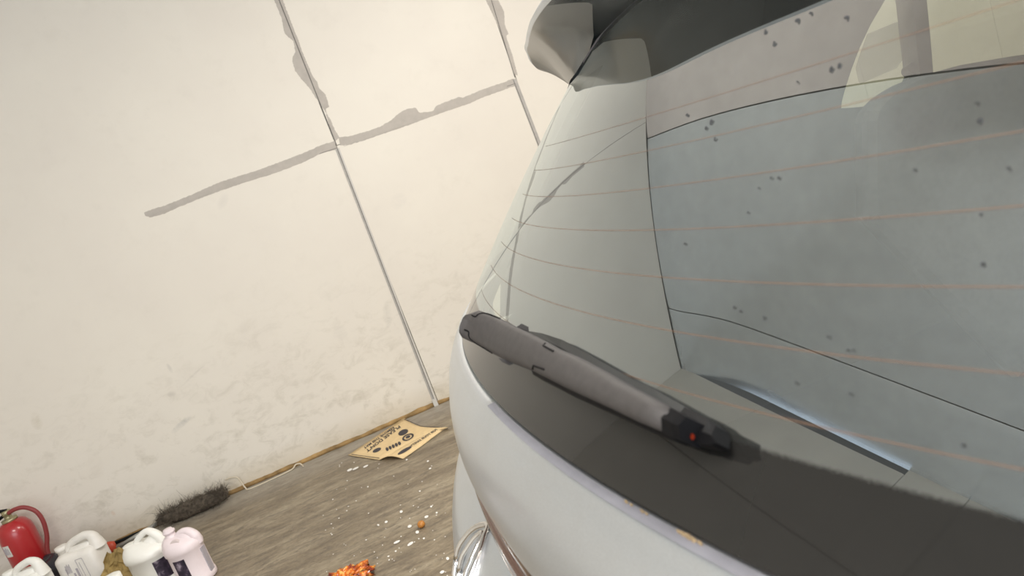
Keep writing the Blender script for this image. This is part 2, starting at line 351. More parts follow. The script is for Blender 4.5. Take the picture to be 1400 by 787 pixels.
# dirty foam at the foot of the wall, in place of a skirting
def foot_strip():
    n = 260; xs = np.linspace(XL, 3.2, n); V = []; Fc = []
    for i, x in enumerate(xs):
        h = .022+.010*mnoise.noise(Vector((x*5, 1, 0)))+.007*mnoise.noise(Vector((x*19, 2, 0))); d = .016+.010*mnoise.noise(Vector((x*7, 5, 0)))
        V += [(x, YW, h), (x, YW-d*.8, h*.75), (x, YW-d, 0), (x, YW, 0)]
    for i in range(n-1):
        for k in range(3): Fc.append((4*i+k, 4*i+k+1, 4*i+k+5, 4*i+k+4))
    return mesh('baseboard_back', V, Fc, M['ochre'], kind='structure', smooth=True)
foot_strip()
pb = MB(); P0 = on_y((600,560), YW-.02); pb.box((P0[0]-.018, YW-.022, 0), (P0[0]+.010, YW-.002, .045)); o = pb.build('joint_foot', M['joint_light'], wall)
lb = MB(); a0, a1 = left_x(YF), left_x(YW)
lb.add([(a0-.25,YF,0),(a0-.02,YF,0),(a1-.02,YW,0),(a1-.25,YW,0),(a0-.25,YF,ceil_z(a0)),(a0-.02,YF,ceil_z(a0)),(a1-.02,YW,ceil_z(a1)),(a1-.25,YW,ceil_z(a1))], [(0,3,2,1),(4,5,6,7),(0,1,5,4),(1,2,6,5),(2,3,7,6),(3,0,4,7)])
wl = lb.build('wall_left', M['joint_dark'], kind='structure')
ys = [YF, -2.0, -.8, .3, 1.55, 1.98, YW]
for y0, y1 in zip(ys[:-1], ys[1:]):
    for z0, z1 in ((0, 3.06), (3.075, None)):
        b = MB(); q0, q1 = y0+.004, y1-.004; xa, xb = left_x(q0), left_x(q1); top_ = .085 if y1 == YW else .16; h0 = z1 or ceil_z(xa)+top_; h1 = z1 or ceil_z(xb)+top_*(.3 if y1 == YW else 1)
        b.add([(xa-.02,q0,z0),(xa,q0,z0),(xb,q1,z0),(xb-.02,q1,z0),(xa-.02,q0,h0),(xa,q0,h0),(xb,q1,h1),(xb-.02,q1,h1)], [(0,3,2,1),(4,5,6,7),(0,1,5,4),(1,2,6,5),(2,3,7,6),(3,0,4,7)])
        b.build('board', M['left_wall'], wl)
rb = MB(); rb.box((XR, YF, 0), (XR+.2, YW+.2, ceil_z(XR)+.02)); rb.build('wall_right', M['wall'], kind='structure')
# ceiling: silver sheets on a mono-pitch roof, seams between
cb = MB(); x0, x1 = XL-1.1, XR+.2; t0 = .17
cb.add([(x0,YF,ceil_z(x0)+t0),(x1,YF,ceil_z(x1)+t0),(x1,YW+.2,ceil_z(x1)+t0),(x0,YW+.2,ceil_z(x0)+t0),(x0,YF,ceil_z(x0)+.25),(x1,YF,ceil_z(x1)+.25),(x1,YW+.2,ceil_z(x1)+.25),(x0,YW+.2,ceil_z(x0)+.25)],
       [(0,3,2,1),(4,5,6,7),(0,1,5,4),(1,2,6,5),(2,3,7,6),(3,0,4,7)])
ceil = cb.build('ceiling', M['seam'], kind='structure')
xs = [(-2.46,.10), (-1.73,.09), (0.04,.037), (1.80,0), (3.57,0), (5.34,0), (XR,0)]
for i in range(len(xs)-1):
    nu, nv = 24, 60; P = np.zeros((nu, nv, 3))
    for u in range(nu):
        for v in range(nv):
            y = YF+(YW-YF)*v/(nv-1); a = xs[i][0]+xs[i][1]*(y-4.4)+.005; b = xs[i+1][0]+xs[i+1][1]*(y-4.4)-.005; x = a+(b-a)*u/(nu-1)
            d = YW-y
            edge_ = math.sin(math.pi*u/(nu-1))**.5 if 0 < u < nu-1 else 0
            sag = .02*edge_*(.5+.5*math.sin(y*1.1+i)) - .125*(1-math.exp(-(d/.55)**2))
            P[u, v] = (x, y, ceil_z(x)+.012-sag)
    grid('sheet', P, M['ceil_b'] if i >= 2 else M['ceil_a'], ceil, flip=True, thick=.0)

# ------------------------------------------------------------------ the car: surfaces fitted in a rear frame (w across, o forward, z up from the eye, all times CS)
CS = 0.75
PSI, K2, K4, K1 = -0.0476, 0.1845, 0.044, -0.0276
AX = np.array([math.sin(PSI), math.cos(PSI)]); FX = np.array([math.cos(PSI), -math.sin(PSI)])
def goff(z): t = z+.13; return 0.2891+1.0405*t+0.3257*t*t+0.1624*t**3
def car(w, o, z):
    q = np.array([0, .8])+w*AX+(o+(K2+K1*(z+.13))*w*w+K4*w**4)*FX
    return np.array([q[0]*CS, q[1]*CS, EYE[2]+z*CS])
def glass(w, z, d=0.0): return car(w, goff(z)-d*1.45, z)       # d: how far outside the glass
def gdist(P):                                                  # signed distance outside the glass surface
    q = (P-EYE)/CS; xy = q[:2]-np.array([0, .8]); w = xy@AX; o = xy@FX; z = q[2]
    return -(o-(goff(z)+(K2+K1*(z+.13))*w*w+K4*w**4))/1.45
def at_clear(q, c):
    """point of picture ray q that floats c (fit units) outside the glass"""
    d = ray(q)*CS; lo, hi = .12, 1.5
    ts = np.linspace(lo, hi, 1500); prev = None
    for t in ts:
        v = gdist(EYE+d*t)-c
        if prev is not None and prev > 0 >= v: return EYE+d*t
        prev = v
    return EYE+d*ts[int(np.argmin([gdist(EYE+d*t) for t in ts]))]
def at_u(q, u): d = ray(q); return EYE+d*(u*CS/d[1])
car_root = empty('car', (float(car(.3, .1, 0)[0]), float(car(.3, .1, 0)[1]), 0), 'silver car whose raked rear window and tailgate fill the right side', 'car')
ROOT_INV = Matrix.Translation(-Vector(car_root.location))
def P_(o, parent=car_root):
    """parent keeping world coordinates"""
    o.parent = parent
    if parent is car_root: o.matrix_parent_inverse = ROOT_INV
    return o
WS = np.concatenate([np.linspace(-.82, .6, 90), np.linspace(.64, 1.15, 16)])
# rear window: film pane + black printed border
ZF = -.250
frit_world = EYE[2]+ZF*CS
mglass = glass_material('film_glass', 0.45, (0.70, 0.75, 0.64), frit_world)
mglass_clear = glass_material('side_glass', 0.02, (0.93, 0.96, 0.90))
def zr(w): return float(np.interp(w, [-.5,.1,.39,.51,.62,.66,.75,1.2], [.17,.178,.16,.153,.143,.10,.095,.09]))
win = P_(grid('rear_window', [[glass(w, -.304+(zr(w)+.304)*t) for w in WS] for t in np.linspace(0, 1, 64)], mglass, flip=True))
for i in range(11):                                            # heater lines
    z = -.0938+.0349*(2-i)
    if z < -.24 or z > .1: continue
    ww = np.linspace(-.80, .55, 110); h = .0005
    rows = [[glass(w, z+s*h, .0003) for w in ww] for s in (-1, 1)]
    grid('heater_line', rows, M['hline'], win, flip=True)
pil = grid('pillar_trim', [[glass(w, z, -.03) for w in np.linspace(.55, 1.2, 20)] for z in np.linspace(-.30, .085, 30)], M['interior']); P_(pil)
# the two bus bars are beyond the pane's visible stretch; dark crumbs on the film
sp = MB()
crumbs = [(972,167,4,8),(965,175,3,5),(977,190,2,6),(1046,44,3,7),(1058,60,3,7),(1136,95,4,8),(1147,90,4,7),(1157,24,6,4),(939,157,3,4),(1064,243,3,4),(1022,290,2,3),(1090,112,3,2),(936,333,3,3),(1003,420,2,4),(1012,425,3,3),(1044,434,2,5),
          (1132,460,4,3),(1158,478,4,2),(1165,478,3,2),(1088,523,2,4),(1162,538,3,3),(1316,608,4,4),(1339,165,6,6),(1343,361,5,5),(1340,293,3,3),(1250,232,3,3),(1378,230,4,3),(1335,141,4,2),(1108,18,4,3),(1090,28,6,5),(1054,243,2,4),(1037,257,2,2)]
for (x, y, a, b) in crumbs:
    P = at_clear((x, y), .0012)
    ex = RGT*a*.5*.36/1000; ey = UPV*b*.5*.36/1000
    k = np.linalg.norm(P-EYE)/.36; ang = [2*math.pi*i/7 for i in range(7)]
    ring = [P+ex*k*math.cos(t)+ey*k*math.sin(t)+ex*k*.3*math.sin(t) for t in ang]
    sp.loft([ring, [p-FWD*.0006 for p in ring]])
o = sp.build('dirt_specks', M['speck'], win, kind='stuff')
# glass edge seal at the top (dark gap under the spoiler)
def band(name, m, prof, ws=WS, parent=car_root, smooth=True, sub=None):
    o = grid(name, [[car(w, oo, z) for w in ws] for (oo, z) in prof], m, smooth=smooth)
    return P_(o, parent) if sub is None else o
# tailgate: ledge, fold, face, lower edge
prof = [(goff(-.304)+.004, -.311), (.116, -.309), (.112, -.308), (.108, -.308), (.1045, -.3095), (.101, -.313), (.096, -.319), (.088, -.328), (.078, -.342), (.069, -.358), (.062, -.375), (.055, -.395), (.051, -.414), (.0505, -.424), (.055, -.432), (.075, -.436), (.10, -.436)]
def dens(pr, n=3):
    return [tuple(p) for p in smooth_path([np.array(p) for p in pr], n)]
tg = band('tailgate', M['paint'], dens(prof))
lg = grid('ledge', [[car(w, oo-.0008, z+.0012) for w in np.linspace(-.82, .12, 70)] for (oo, z) in [(.1165, -.3085), (.113, -.3078), (.1085, -.3077), (.1055, -.3085)]], M['ledge'], tg)
sm = MB()
for (x, y, r) in [(862,676,5),(868,680,4),(884,687,5),(890,692,4),(938,718,7),(944,724,9),(952,728,8),(962,730,6),(930,722,5)]:
    d = ray((x, y)); best = None
    for wv in np.linspace(-.6, .2, 400):
        for (oo, z) in [(.115,-.308),(.110,-.3078),(.105,-.309)]:
            P = car(wv, oo-.0012, z+.002); v = (P-EYE); v = v/np.linalg.norm(v); e = np.linalg.norm(np.cross(v, d/np.linalg.norm(d)))
            if best is None or e < best[0]: best = (e, P)
    P = best[1]; k = np.linalg.norm(P-EYE)/1000*r*.7
    sm.loft([[P+np.array([math.cos(t)*k*.5*(1+.3*math.sin(3*t+x)), math.sin(t)*k*1.5, math.cos(t)*k*.3]) for t in [2*math.pi*i/9 for i in range(9)]], [P+np.array([-.0004, 0, .001])+np.array([math.cos(t)*k*.3, math.sin(t)*k, math.cos(t)*k*.2]) for t in [2*math.pi*i/9 for i in range(9)]]])
sm.build('mud_marks', M['rust'], tg, kind='stuff')
# tinted garnish bar under the overhanging edge
gp = dens([(.075, -.438), (.064, -.446), (.058, -.458), (.056, -.47), (.057, -.483), (.052, -.487), (.050, -.497), (.051, -.512), (.056, -.524), (.066, -.532)])
gar = band('tail_garnish', M['garnish'], gp)
trim = band('garnish_trim', M['chrome'], dens([(.054, -.522), (.0515, -.525), (.0505, -.529), (.054, -.532), (.064, -.534)]), sub=1); trim.parent = gar; trim.matrix_parent_inverse = gar.matrix_world.inverted()
lower = band('lower_tailgate', M['paint'], dens([(.066, -.532), (.047, -.536), (.030, -.546), (.000, -.57), (-.024, -.61), (-.036, -.66), (-.040, -.72), (-.034, -.76), (.02, -.775)]))
def lower_o(z): return float(np.interp(-z, [.532,.536,.546,.57,.61,.66,.72], [.066,.047,.030,.000,-.024,-.036,-.040]))
bump = band('rear_bumper', M['paint'], dens([(.02, -.765), (-.06, -.775), (-.085, -.80), (-.09, -.84), (-.09, -.95), (-.07, -1.1), (-.03, -1.2), (.05, -1.3), (.10, -1.42), (.3, -1.45)]))
# emblem: outer ring and two inner rings on the lower tailgate
WC, ZC, AW, AH = .265, -.592, .060, .058
em = MB()
def on_lower(w, z, d=.004): return car(w, lower_o(z)-d, z)
def ellipse_ring(cw, cz, aw, ah, r, d): return [on_lower(cw+aw*math.cos(t), cz+ah*math.sin(t), d) for t in [2*math.pi*i/40 for i in range(41)]]
em.tube(ellipse_ring(WC, ZC, AW, AH, 0, .006), .0042, 8)
emb = P_(em.build('emblem', M['chrome'], smooth=True))
for cw, cz, aw, ah in ((WC-.004, ZC, .026, .054),):
    e2 = MB(); e2.tube(ellipse_ring(cw, cz, aw, ah, 0, .006), .0034, 8); o = e2.build('inner_ring', M['chrome'], smooth=True); o.parent = emb; o.matrix_parent_inverse = emb.matrix_world.inverted()
from mathutils.bvhtree import BVHTree
def bvh_tree(o): return BVHTree.FromPolygons([v.co[:] for v in o.data.vertices], [tuple(p.vertices) for p in o.data.polygons])
# spoiler: trailing edge overhangs the top of the glass (fit units: across u, forward x, height z from the eye)
TE = [(.36,.66,.16),(.40,.61,.19),(.46,.555,.20),(.58,.515,.20),(.756,.490,.20),(1.0,.478,.20),(1.2,.474,.20),(1.36,.493,.20),(1.52,.530,.20),(1.66,.567,.199),(1.75,.590,.1985),(1.80,.608,.188),(1.825,.618,.172),(1.83,.630,.154),(1.845,.662,.137),(1.82,.690,.112),(1.77,.706,.092)]
edge = smooth_path([np.array([x*CS, u*CS, EYE[2]+z*CS]) for u, x, z in TE], 6)
root = []
for e in edge:
    w = float(np.clip((e[1]-.8*CS)/CS, -.43, .93))
    root.append(glass(w, zr(w)-.004, .004))
under, top = [], []
for e, r in zip(edge, root):
    L = np.linalg.norm(r-e)
    under.append([e+(r-e)*t+np.array([0, 0, .006*math.sin(math.pi*t)*min(1, L/.10)]) for t in np.linspace(0, 1, 16)])
    up_r = r+np.array([.10, 0, .075]); e2 = e+np.array([.006, 0, .014])
    top.append([e, e+np.array([-.003, 0, .006]), e2]+[e2+(up_r-e2)*t+np.array([0, 0, .020*math.sin(math.pi*t)]) for t in np.linspace(.1, 1, 8)])
spo = P_(grid('spoiler', top, M['paint']))
U_ = np.array([u[::-1] for u in under]); nr, ncol = U_.shape[:2]; pos = np.arange(nr)
def cut(j):                                                    # where the dark inner panel stops and the grey end cap begins
    yb = (1.46-.52*min(.42, j/(ncol-1)))*CS; k = 12
    while k < nr-2 and U_[k, j, 1] < yb: k += 1
    return k-1+(yb-U_[k-1, j, 1])/max(1e-6, U_[k, j, 1]-U_[k-1, j, 1])
cuts = [cut(j) for j in range(ncol)]
def span(lo, hi, n):
    G_ = np.zeros((n, ncol, 3))
    for j in range(ncol):
        ss = np.linspace(lo if lo is not None else cuts[j], hi if hi is not None else cuts[j], n)
        for c in range(3): G_[:, j, c] = np.interp(ss, pos, U_[:, j, c])
    return G_
for nm, G_, mm in (('inner_underside', span(0, None, 60), M['gloss_dark']), ('end_underside', span(None, nr-1, 60), M['under_grey'])):
    o = grid(nm, G_, mm); o.parent = spo; o.matrix_parent_inverse = spo.matrix_world.inverted()
# dark seal between spoiler and glass
sl = MB(); sl.tube([r+np.array([.003, 0, .0]) for r in root[:-7:2]], .005, 8); o = sl.build('seal', M['black'], smooth=True); o.parent = spo; o.matrix_parent_inverse = spo.matrix_world.inverted()

# rear wiper
bvh = bvh_tree
def drop(tree, q, lift):
    d = Vector(ray(q)).normalized(); h = tree.ray_cast(Vector(EYE), d); return None if h[0] is None else np.array(h[0]-d*lift)
UPX = [628,640,670,700,740,800,860,921,985]; UU = [1.02,1.0,.94,.85,.745,.63,.547,.48,.43]
def wu(q, du=0.0): return at_u(q, float(np.interp(q[0], UPX, UU))+du)
wip = None
upper = [(641,427),(653,423),(676,431),(698,443),(718,452),(740,463),(760,474),(790,487),(822,504),(854,523),(890,542),(921,560)]
lowr = [(633,461),(646,468),(662,477),(681,487),(704,496),(723,504),(739,512),(768,527),(796,540),(833,557),(870,575),(912,592)]
inw = np.array([.65, .1, -.72])
rings = []
mid_u = [float(np.interp((a[0]+b[0])/2, UPX, UU)) for a, b in zip(upper, lowr)]
for k, (a, b, u) in enumerate(zip(upper, lowr, mid_u)):
    A, B = at_u(a, u), at_u(b, u); C = (A+B)/2; th = .017-.007*k/11
    out = -inw*.0045
    ring = [A+inw*th, A+inw*.002, A*.85+B*.15+out*.75, A*.6+B*.4+out, A*.4+B*.6+out, A*.15+B*.85+out*.75, B+inw*.002, B+inw*th]
    if k == 0:
        c0 = C; pre = [c0+(p-c0)*.55 for p in ring]; shift = at_u((629,448), u)-C
        rings.append([p+shift*.75 for p in pre]); rings.append([c0+(p-c0)*.86+shift*.45 for p in ring])
    rings.append(ring)
ab = MB(); ab.loft(rings)
wip = P_(ab.build('rear_wiper', M['plastic'], smooth=True)); WT = bvh(wip)
def sub(o, parent): o.parent = parent; o.matrix_parent_inverse = parent.matrix_world.inverted(); return o
for pl in ([(645,430.5),(650,432.5),(655,429),(666,428.5),(694,439.5)], [(635,450.5),(640.5,453.5),(641,459),(646.5,466),(673,482.5)], [(745.5,469),(742.5,472),(757,480)], [(728,504.5),(729,499.5),(744,505)]):
    pp = [drop(WT, q, .0004) for q in smooth_path([np.array(q, float) for q in pl], 5)] if len(pl) > 3 else [drop(WT, (pl[i][0]*(1-t)+pl[i+1][0]*t, pl[i][1]*(1-t)+pl[i+1][1]*t), .0004) for i in range(len(pl)-1) for t in (0, .33, .66, 1)]
    pp = [p for p in pp if p is not None]
    s_ = MB(); s_.tube(pp, .0008, 6); sub(s_.build('seam_line', M['black']), wip)
# under-edge of the arm, dark channel
ch = MB(); rr = []
for (a, b, u) in list(zip(upper, lowr, mid_u))[5:]:
    B = at_u(b, u); A = at_u(a, u); rr.append([B+inw*.003, B+(A-B)*.5+inw*.006, B+(A-B)*.4+inw*.020, B+inw*.016+(B-A)*.14, B+(B-A)*.10+inw*.006])
ch.loft(rr); sub(ch.build('arm_channel', M['black']), wip)
# clip teeth below the base
for pts in (((681,489),(694,492),(687,495)), ((706,447),(713,442),(714,449))):
    t_ = MB(); t_.loft([[at_u(q, .87) for q in pts], [at_u(q, .87)+inw*.008 for q in pts]]); sub(t_.build('clip', M['plastic']), wip)
# blade: carrier and tip
bl_top = [(721,452),(740,455),(768,464),(800,481),(830,498),(858,514),(890,529),(920,546),(945,560),(966,572)]
bl_bot = [(724,460),(742,472),(772,490),(806,510),(838,527),(868,545),(900,562),(930,582),(952,596),(972,603)]
rr = []
for k, (a, b) in enumerate(zip(bl_top, bl_bot)):
    A = at_clear(a, .010); B = at_clear(b, .016); rr.append([A, A*.5+B*.5-inw*.004, B, B+inw*.006, A+inw*.006])
bb = MB(); bb.loft(rr); blade = sub(bb.build('wiper_blade', M['rubber']), wip)
tipu = [(936,556),(950,563),(966,572),(978,582),(981,590)]; tipl = [(922,594),(936,600),(956,606),(972,608),(979,605)]
rr = []
for k, (a, b) in enumerate(zip(tipu, tipl)):
    A = at_clear(a, .014); B = at_clear(b, .022); Cc = A*.45+B*.55-inw*.004; rr.append([A, Cc, B, B+inw*.010, A+inw*.010])
tb = MB(); tb.loft(rr); sub(tb.build('blade_tip', M['black']), wip)
cl = MB(); rr = []
for a, b in (((917,557),(905,591)), ((930,564),(921,598)), ((938,569),(931,601))):
    u = float(np.interp((a[0]+b[0])/2, UPX, UU)); A, B = at_u(a, u-.004), at_u(b, u-.004); rr.append([A, (A+B)/2-inw*.004, B, B+inw*.014, A+inw*.014])
cl.loft(rr); sub(cl.build('arm_end_cap', M['black']), wip)
c_ = at_clear((947,597), .027); k_ = .0011; rd = MB(); rd.loft([[c_+RGT*k_*math.cos(t)+UPV*1.5*k_*math.sin(t) for t in [2*math.pi*i/8 for i in range(8)]], [c_+FWD*.004+RGT*k_*math.cos(t)+UPV*1.5*k_*math.sin(t) for t in [2*math.pi*i/8 for i in range(8)]]]); sub(rd.build('red_marker', M['red']), wip)
# pivot post under the base
pv = MB(); B0 = at_u((658,450), .97); pv.tube([B0+inw*.006, B0+inw*.05], [.012, .014], 12); sub(pv.build('pivot_post', M['black'], smooth=True), wip)

# cabin: far side panel with windows, roof, floor, seat, near side
YS = 1.50
def side(q): return on_y(q, YS)
def holed_panel(name, m, outer, holes, y, th, parent):
    """flat panel (x, z outline) with window holes, th thick"""
    import bmesh
    bm = bmesh.new(); loops = []
    for lp in [outer]+holes:
        vs = [bm.verts.new((p[0], y, p[1])) for p in lp]; es = [bm.edges.new((vs[i], vs[(i+1) % len(vs)])) for i in range(len(vs))]; loops += es
    bmesh.ops.triangle_fill(bm, use_beauty=True, use_dissolve=False, edges=loops)
    ret = bmesh.ops.extrude_face_region(bm, geom=bm.faces[:]); bmesh.ops.translate(bm, vec=(0, th, 0), verts=[v for v in ret['geom'] if isinstance(v, bmesh.types.BMVert)])
    bmesh.ops.recalc_face_normals(bm, faces=bm.faces)
    me = bpy.data.meshes.new(name); bm.to_mesh(me); bm.free(); o = link(name, me, m); return P_(o, parent) if parent is car_root else sub(o, parent)
hq = [(1150,148),(1151,138),(1156,120),(1164,95),(1175,66),(1190,34),(1210,0),(1222,-22),(1236,-30),(1243,-28),(1247,0),(1251,40),(1256,80),(1258,103),(1240,112),(1220,122),(1200,147)]
hq2 = [(1276,100),(1272,50),(1267,0),(1262,-60),(1300,-75),(1400,-105),(1480,-125),(1560,-120),(1620,60),(1400,72),(1330,84)]
def xz(q): P = side(q); return (P[0], P[2])
hole1 = [xz(q) for q in [(1150,148),(1151,138),(1156,120),(1164,95),(1175,66),(1190,34),(1210,0),(1222,-22),(1236,-30),(1243,-28),(1247,0),(1251,40),(1258,103),(1262,140)]]
hole2 = [xz(q) for q in [(1278,136),(1276,100),(1272,50),(1267,0),(1262,-60),(1300,-75),(1400,-105),(1500,-120),(1560,40),(1540,120),(1400,132)]]
xr0 = float(car(1.05, .5, .1)[0])+.02
outer = [(.26, .55), (3.6, .55), (3.6, 1.25), (2.9, 1.72), (1.2, 1.80), (.86, 1.74), (.72, 1.60), (.56, 1.40), (.40, 1.22), (.30, 1.10), (.26, 1.0)]
sp_ = holed_panel('side_panel', M['interior'], outer, [hole1, hole2], YS, .05, car_root)
def pane(lp, nm, parent):
    V = [(p[0], YS+.025, p[1]) for p in lp]; return sub(mesh(nm, V, [tuple(range(len(V)))], mglass_clear), parent)
pane(hole1, 'quarter_window', sp_); pane(hole2, 'door_window', sp_)
_t = NT('grey_sticker'); _t.base((0.5, 0.5, 0.46)); _tr = _t.node('ShaderNodeBsdfTransparent'); _mx = _t.node('ShaderNodeMixShader'); _mx.inputs[0].default_value = .30
_t.t.links.new(_tr.outputs[0], _mx.inputs[1]); _t.t.links.new(_t.b.outputs[0], _mx.inputs[2]); _t.t.links.new(_mx.outputs[0], _t.out.inputs[0]); M['sticker'] = _t.m
stk = [on_y(q, YS+.018) for q in [(1187,46),(1226,30),(1231,32),(1233,50),(1234,82),(1226,93),(1178,114),(1175,112),(1171,92),(1178,70)]]
s_ = MB(); s_.loft([[tuple(p) for p in stk], [(p[0], p[1]+.003, p[2]) for p in stk]]); sub(s_.build('window_sticker', M['sticker']), sp_)
# belt anchors: two round bosses beside the pillar
for (x, y, r) in ((1249, 93, 6.5), (1250, 107, 6)):
    P = on_y((x, y), YS-.04); k = r*np.linalg.norm(P-EYE)/1000; b_ = MB()
    b_.loft([[P+RGT*k*math.cos(t)+UPV*k*math.sin(t) for t in [2*math.pi*i/16 for i in range(16)]], [P+FWD*.03+RGT*k*math.cos(t)+UPV*k*math.sin(t) for t in [2*math.pi*i/16 for i in range(16)]]])
    sub(b_.build('belt_anchor', M['interior'], smooth=False), sp_)
# rear seat: rounded backrest whose top edge cuts into the windows
YSEAT = 1.08
so = [(1193,300),(1192,165),(1196,150),(1204,140),(1216,128),(1230,119),(1245,110),(1262,103),(1285,97),(1330,85),(1400,73),(1500,60),(1640,45),(1660,330),(1400,520)]
sq = [on_y(q, YSEAT) for q in so]
st_ = MB(); cen = sum(sq)/len(sq)
rings = []
for d_, k in ((0, .95), (.012, .99), (.025, 1.0), (.05, .97), (.07, .9)):
    rings.append([cen+(p-cen)*k+np.array([0, d_, 0]) for p in sq])
st_.loft(rings); P_(st_.build('rear_seat', M['seat'], smooth=False))
rf = MB(); 
NB = [(.72, 1.79), (1.0, 1.86), (2.6, 1.86), (3.2, 1.55)]
rf.loft([[(x, -.12, z-.02), (x, -.05, z), (x, .7, z+.03), (x, 1.5, z-.02), (x, 1.55, z-.05), (x, 1.55, z-.08), (x, .7, z-.02), (x, -.12, z-.08)] for x, z in NB]); P_(rf.build('roof', M['paint'], smooth=False))
fl = MB(); fl.box((.25, -.08, .52), (3.4, YS, .58)); P_(fl.build('cargo_floor', M['interior']))
fr = MB(); fr.box((3.0, -.1, .5), (3.1, YS, 1.15)); P_(fr.build('dashboard', M['interior']))
ns = holed_panel('near_side_panel', M['paint'], [(.42, .35), (3.7, .35), (3.7, 1.1), (2.9, 1.78), (1.0, 1.84), (.8, 1.74), (.60, 1.45), (.42, 1.1)], [], -.16, .05, car_root)
fs = holed_panel('far_side_skin', M['paint'], [(.42, .35), (3.7, .35), (3.7, 1.0), (.42, 1.0)], [], YS+.05, .03, car_root)

# ------------------------------------------------------------------ bottles, cans and the extinguisher in the corner
VIEWX = np.array([math.cos(.2), -math.sin(.2), 0])
def ell(cx, cy, rx, ry, z, n=28, p=2.0):
    out = []
    for i in range(n):
        t = 2*math.pi*i/n; c, s = math.cos(t), math.sin(t)
        out.append((cx+rx*math.copysign(abs(c)**(2/p), c), cy+ry*math.copysign(abs(s)**(2/p), s), z))
    return out
def canister(name, loc, rz, w, d, h, m, label, group=None, handle_side=1, dirty=True):
    """square jerrycan: rounded box body, sloped shoulder, stub neck at one end, bar handle over a slot"""
    t = empty(name, loc, label, 'canister', group); t.rotation_euler = (0, 0, rz)
    hb = h*.74; b = MB(); P = 5
    b.loft([ell(0,0,w*.46,d*.46,0,32,P), ell(0,0,w*.5,d*.5,h*.03,32,P), ell(0,0,w*.5,d*.5,hb*.55,32,P), ell(0,0,w*.495,d*.495,hb*.92,32,P), ell(0,0,w*.48,d*.47,hb*.98,32,P), ell(.01*w,0,w*.44,d*.40,hb*1.04,32,4), ell(.02*w,0,w*.40,d*.30,hb*1.07,32,3.5)])
    body = b.build('body', m, t, smooth=True)
    nk = MB(); x = -w*.36; nk.loft([ell(x,0,d*.17,d*.17,z,20) for z in (hb*.98, hb*1.14)]+[ell(x,0,d*.20,d*.20,z,20) for z in (hb*1.145, hb*1.25)]+[ell(x,0,d*.15,d*.15,hb*1.255,20)]); nk.build('neck', m, t, smooth=True)
    hd = MB(); pth = smooth_path([(-w*.20,0,hb*1.03), (-w*.17,0,hb*1.15), (-w*.08,0,hb*1.24), (w*.12,0,hb*1.30), (w*.30,0,hb*1.32), (w*.42,0,hb*1.24), (w*.45,0,hb*1.08), (w*.45,0,hb*.92)], 5)
    R = np.interp(np.linspace(0,1,len(pth)), [0,.2,.6,.8,1], [d*.15,d*.13,d*.14,d*.20,d*.28])
    hd.tube(pth, R, 12); hd.build('handle', m, t, smooth=True)
    gs = MB(); gs.loft([ell(.02*w,0,w*.34,d*.32,hb*1.0,20,3), ell(.14*w,0,w*.27,d*.20,hb*1.16,20,3)]); gs.build('handle_web', m, t, smooth=True)
    return t
def face_print(parent, w, d, h, m, rows, x0=-.3, x1=.3, z0=.35, z1=.62):
    b = MB()
    for (a, c, e, f) in rows: b.box((a*w, -d*.5-.0012, e*h), (c*w, -d*.5+.0006, f*h))
    return b.build('printed_label', m, parent)
can = canister('jerrycan', (-1.775, 4.02, 0), -.25, .225, .15, .262, M['hdpe'], 'scuffed white square jerrycan with grey printed panel, right of the red extinguisher')
random.seed(3)
rows = [(-.22+.024*i, -.212+.024*i, .44+.01*random.random(), .64-.05*random.random()) for i in range(5)]+[(-.24, -.23, .2, .55), (.06, .066, .15, .66), (.06, .22, .66, .668), (.22, .226, .1, .66), (.12, .127, .2, .6), (-.1,-.06,.3,.42), (-.02,.03,.2,.5)]
face_print(can, .225, .15, .262, M['print_grey'], rows)
c2 = canister('jerrycan', (-1.985, 3.90, 0), -.25, .195, .13, .285, M['hdpe_clean'], 'clean white jerrycan in front of the red fire extinguisher, cut by the frame')
def jug(name, loc, rz, r, h, m, label, cat='jug'):
    t = empty(name, loc, label, cat); t.rotation_euler = (0, 0, rz)
    b = MB(); s = h*.64
    b.loft([ell(0,0,r*.93,r*.8,0), ell(0,0,r*1.02,r*.86,.006), ell(0,0,r*1.02,r*.86,.028), ell(0,0,r*.97,r*.82,.034), ell(0,0,r*.97,r*.82,s*.94), ell(0,0,r*1.03,r*.88,s*.98), ell(0,0,r*1.05,r*.90,s*1.08), ell(-.02*r,0,r*1.0,r*.84,s*1.2), ell(-.16*r,0,r*.80,r*.66,s*1.31), ell(-.36*r,0,r*.5,r*.46,s*1.39), ell(-.44*r,0,r*.30,r*.30,s*1.44)])
    b.build('body', m, t, smooth=True)
    return t, s
jw, s = jug('white_jug', (-1.345, 3.62, 0), -.30, .105, .25, M['hdpe_clean'], 'white plastic jug with diagonal loop handle and dark picture label, between jerrycan and pink jug')
r = .105
nk = MB(); nk.loft([ell(-.62*r,0,.25*r,.25*r,z,18) for z in (s*1.22, s*1.36)]+[ell(-.62*r,0,.30*r,.30*r,z,18) for z in (s*1.365, s*1.44)]+[ell(-.62*r,0,.2*r,.2*r,s*1.445,18)]); nk.build('neck', M['hdpe_clean'], jw, smooth=True)
hd = MB(); pth = smooth_path([(-.34*r,0,s*1.36), (-.22*r,0,s*1.47), (.05*r,0,s*1.58), (.36*r,0,s*1.66), (.62*r,0,s*1.58), (.85*r,0,s*1.36), (.96*r,0,s*1.12)], 6)
hd.tube(pth, np.interp(np.linspace(0,1,len(pth)), [0,.5,.75,1], [.13*r,.14*r,.2*r,.22*r]), 12); hd.build('handle', M['hdpe_clean'], jw, smooth=True)
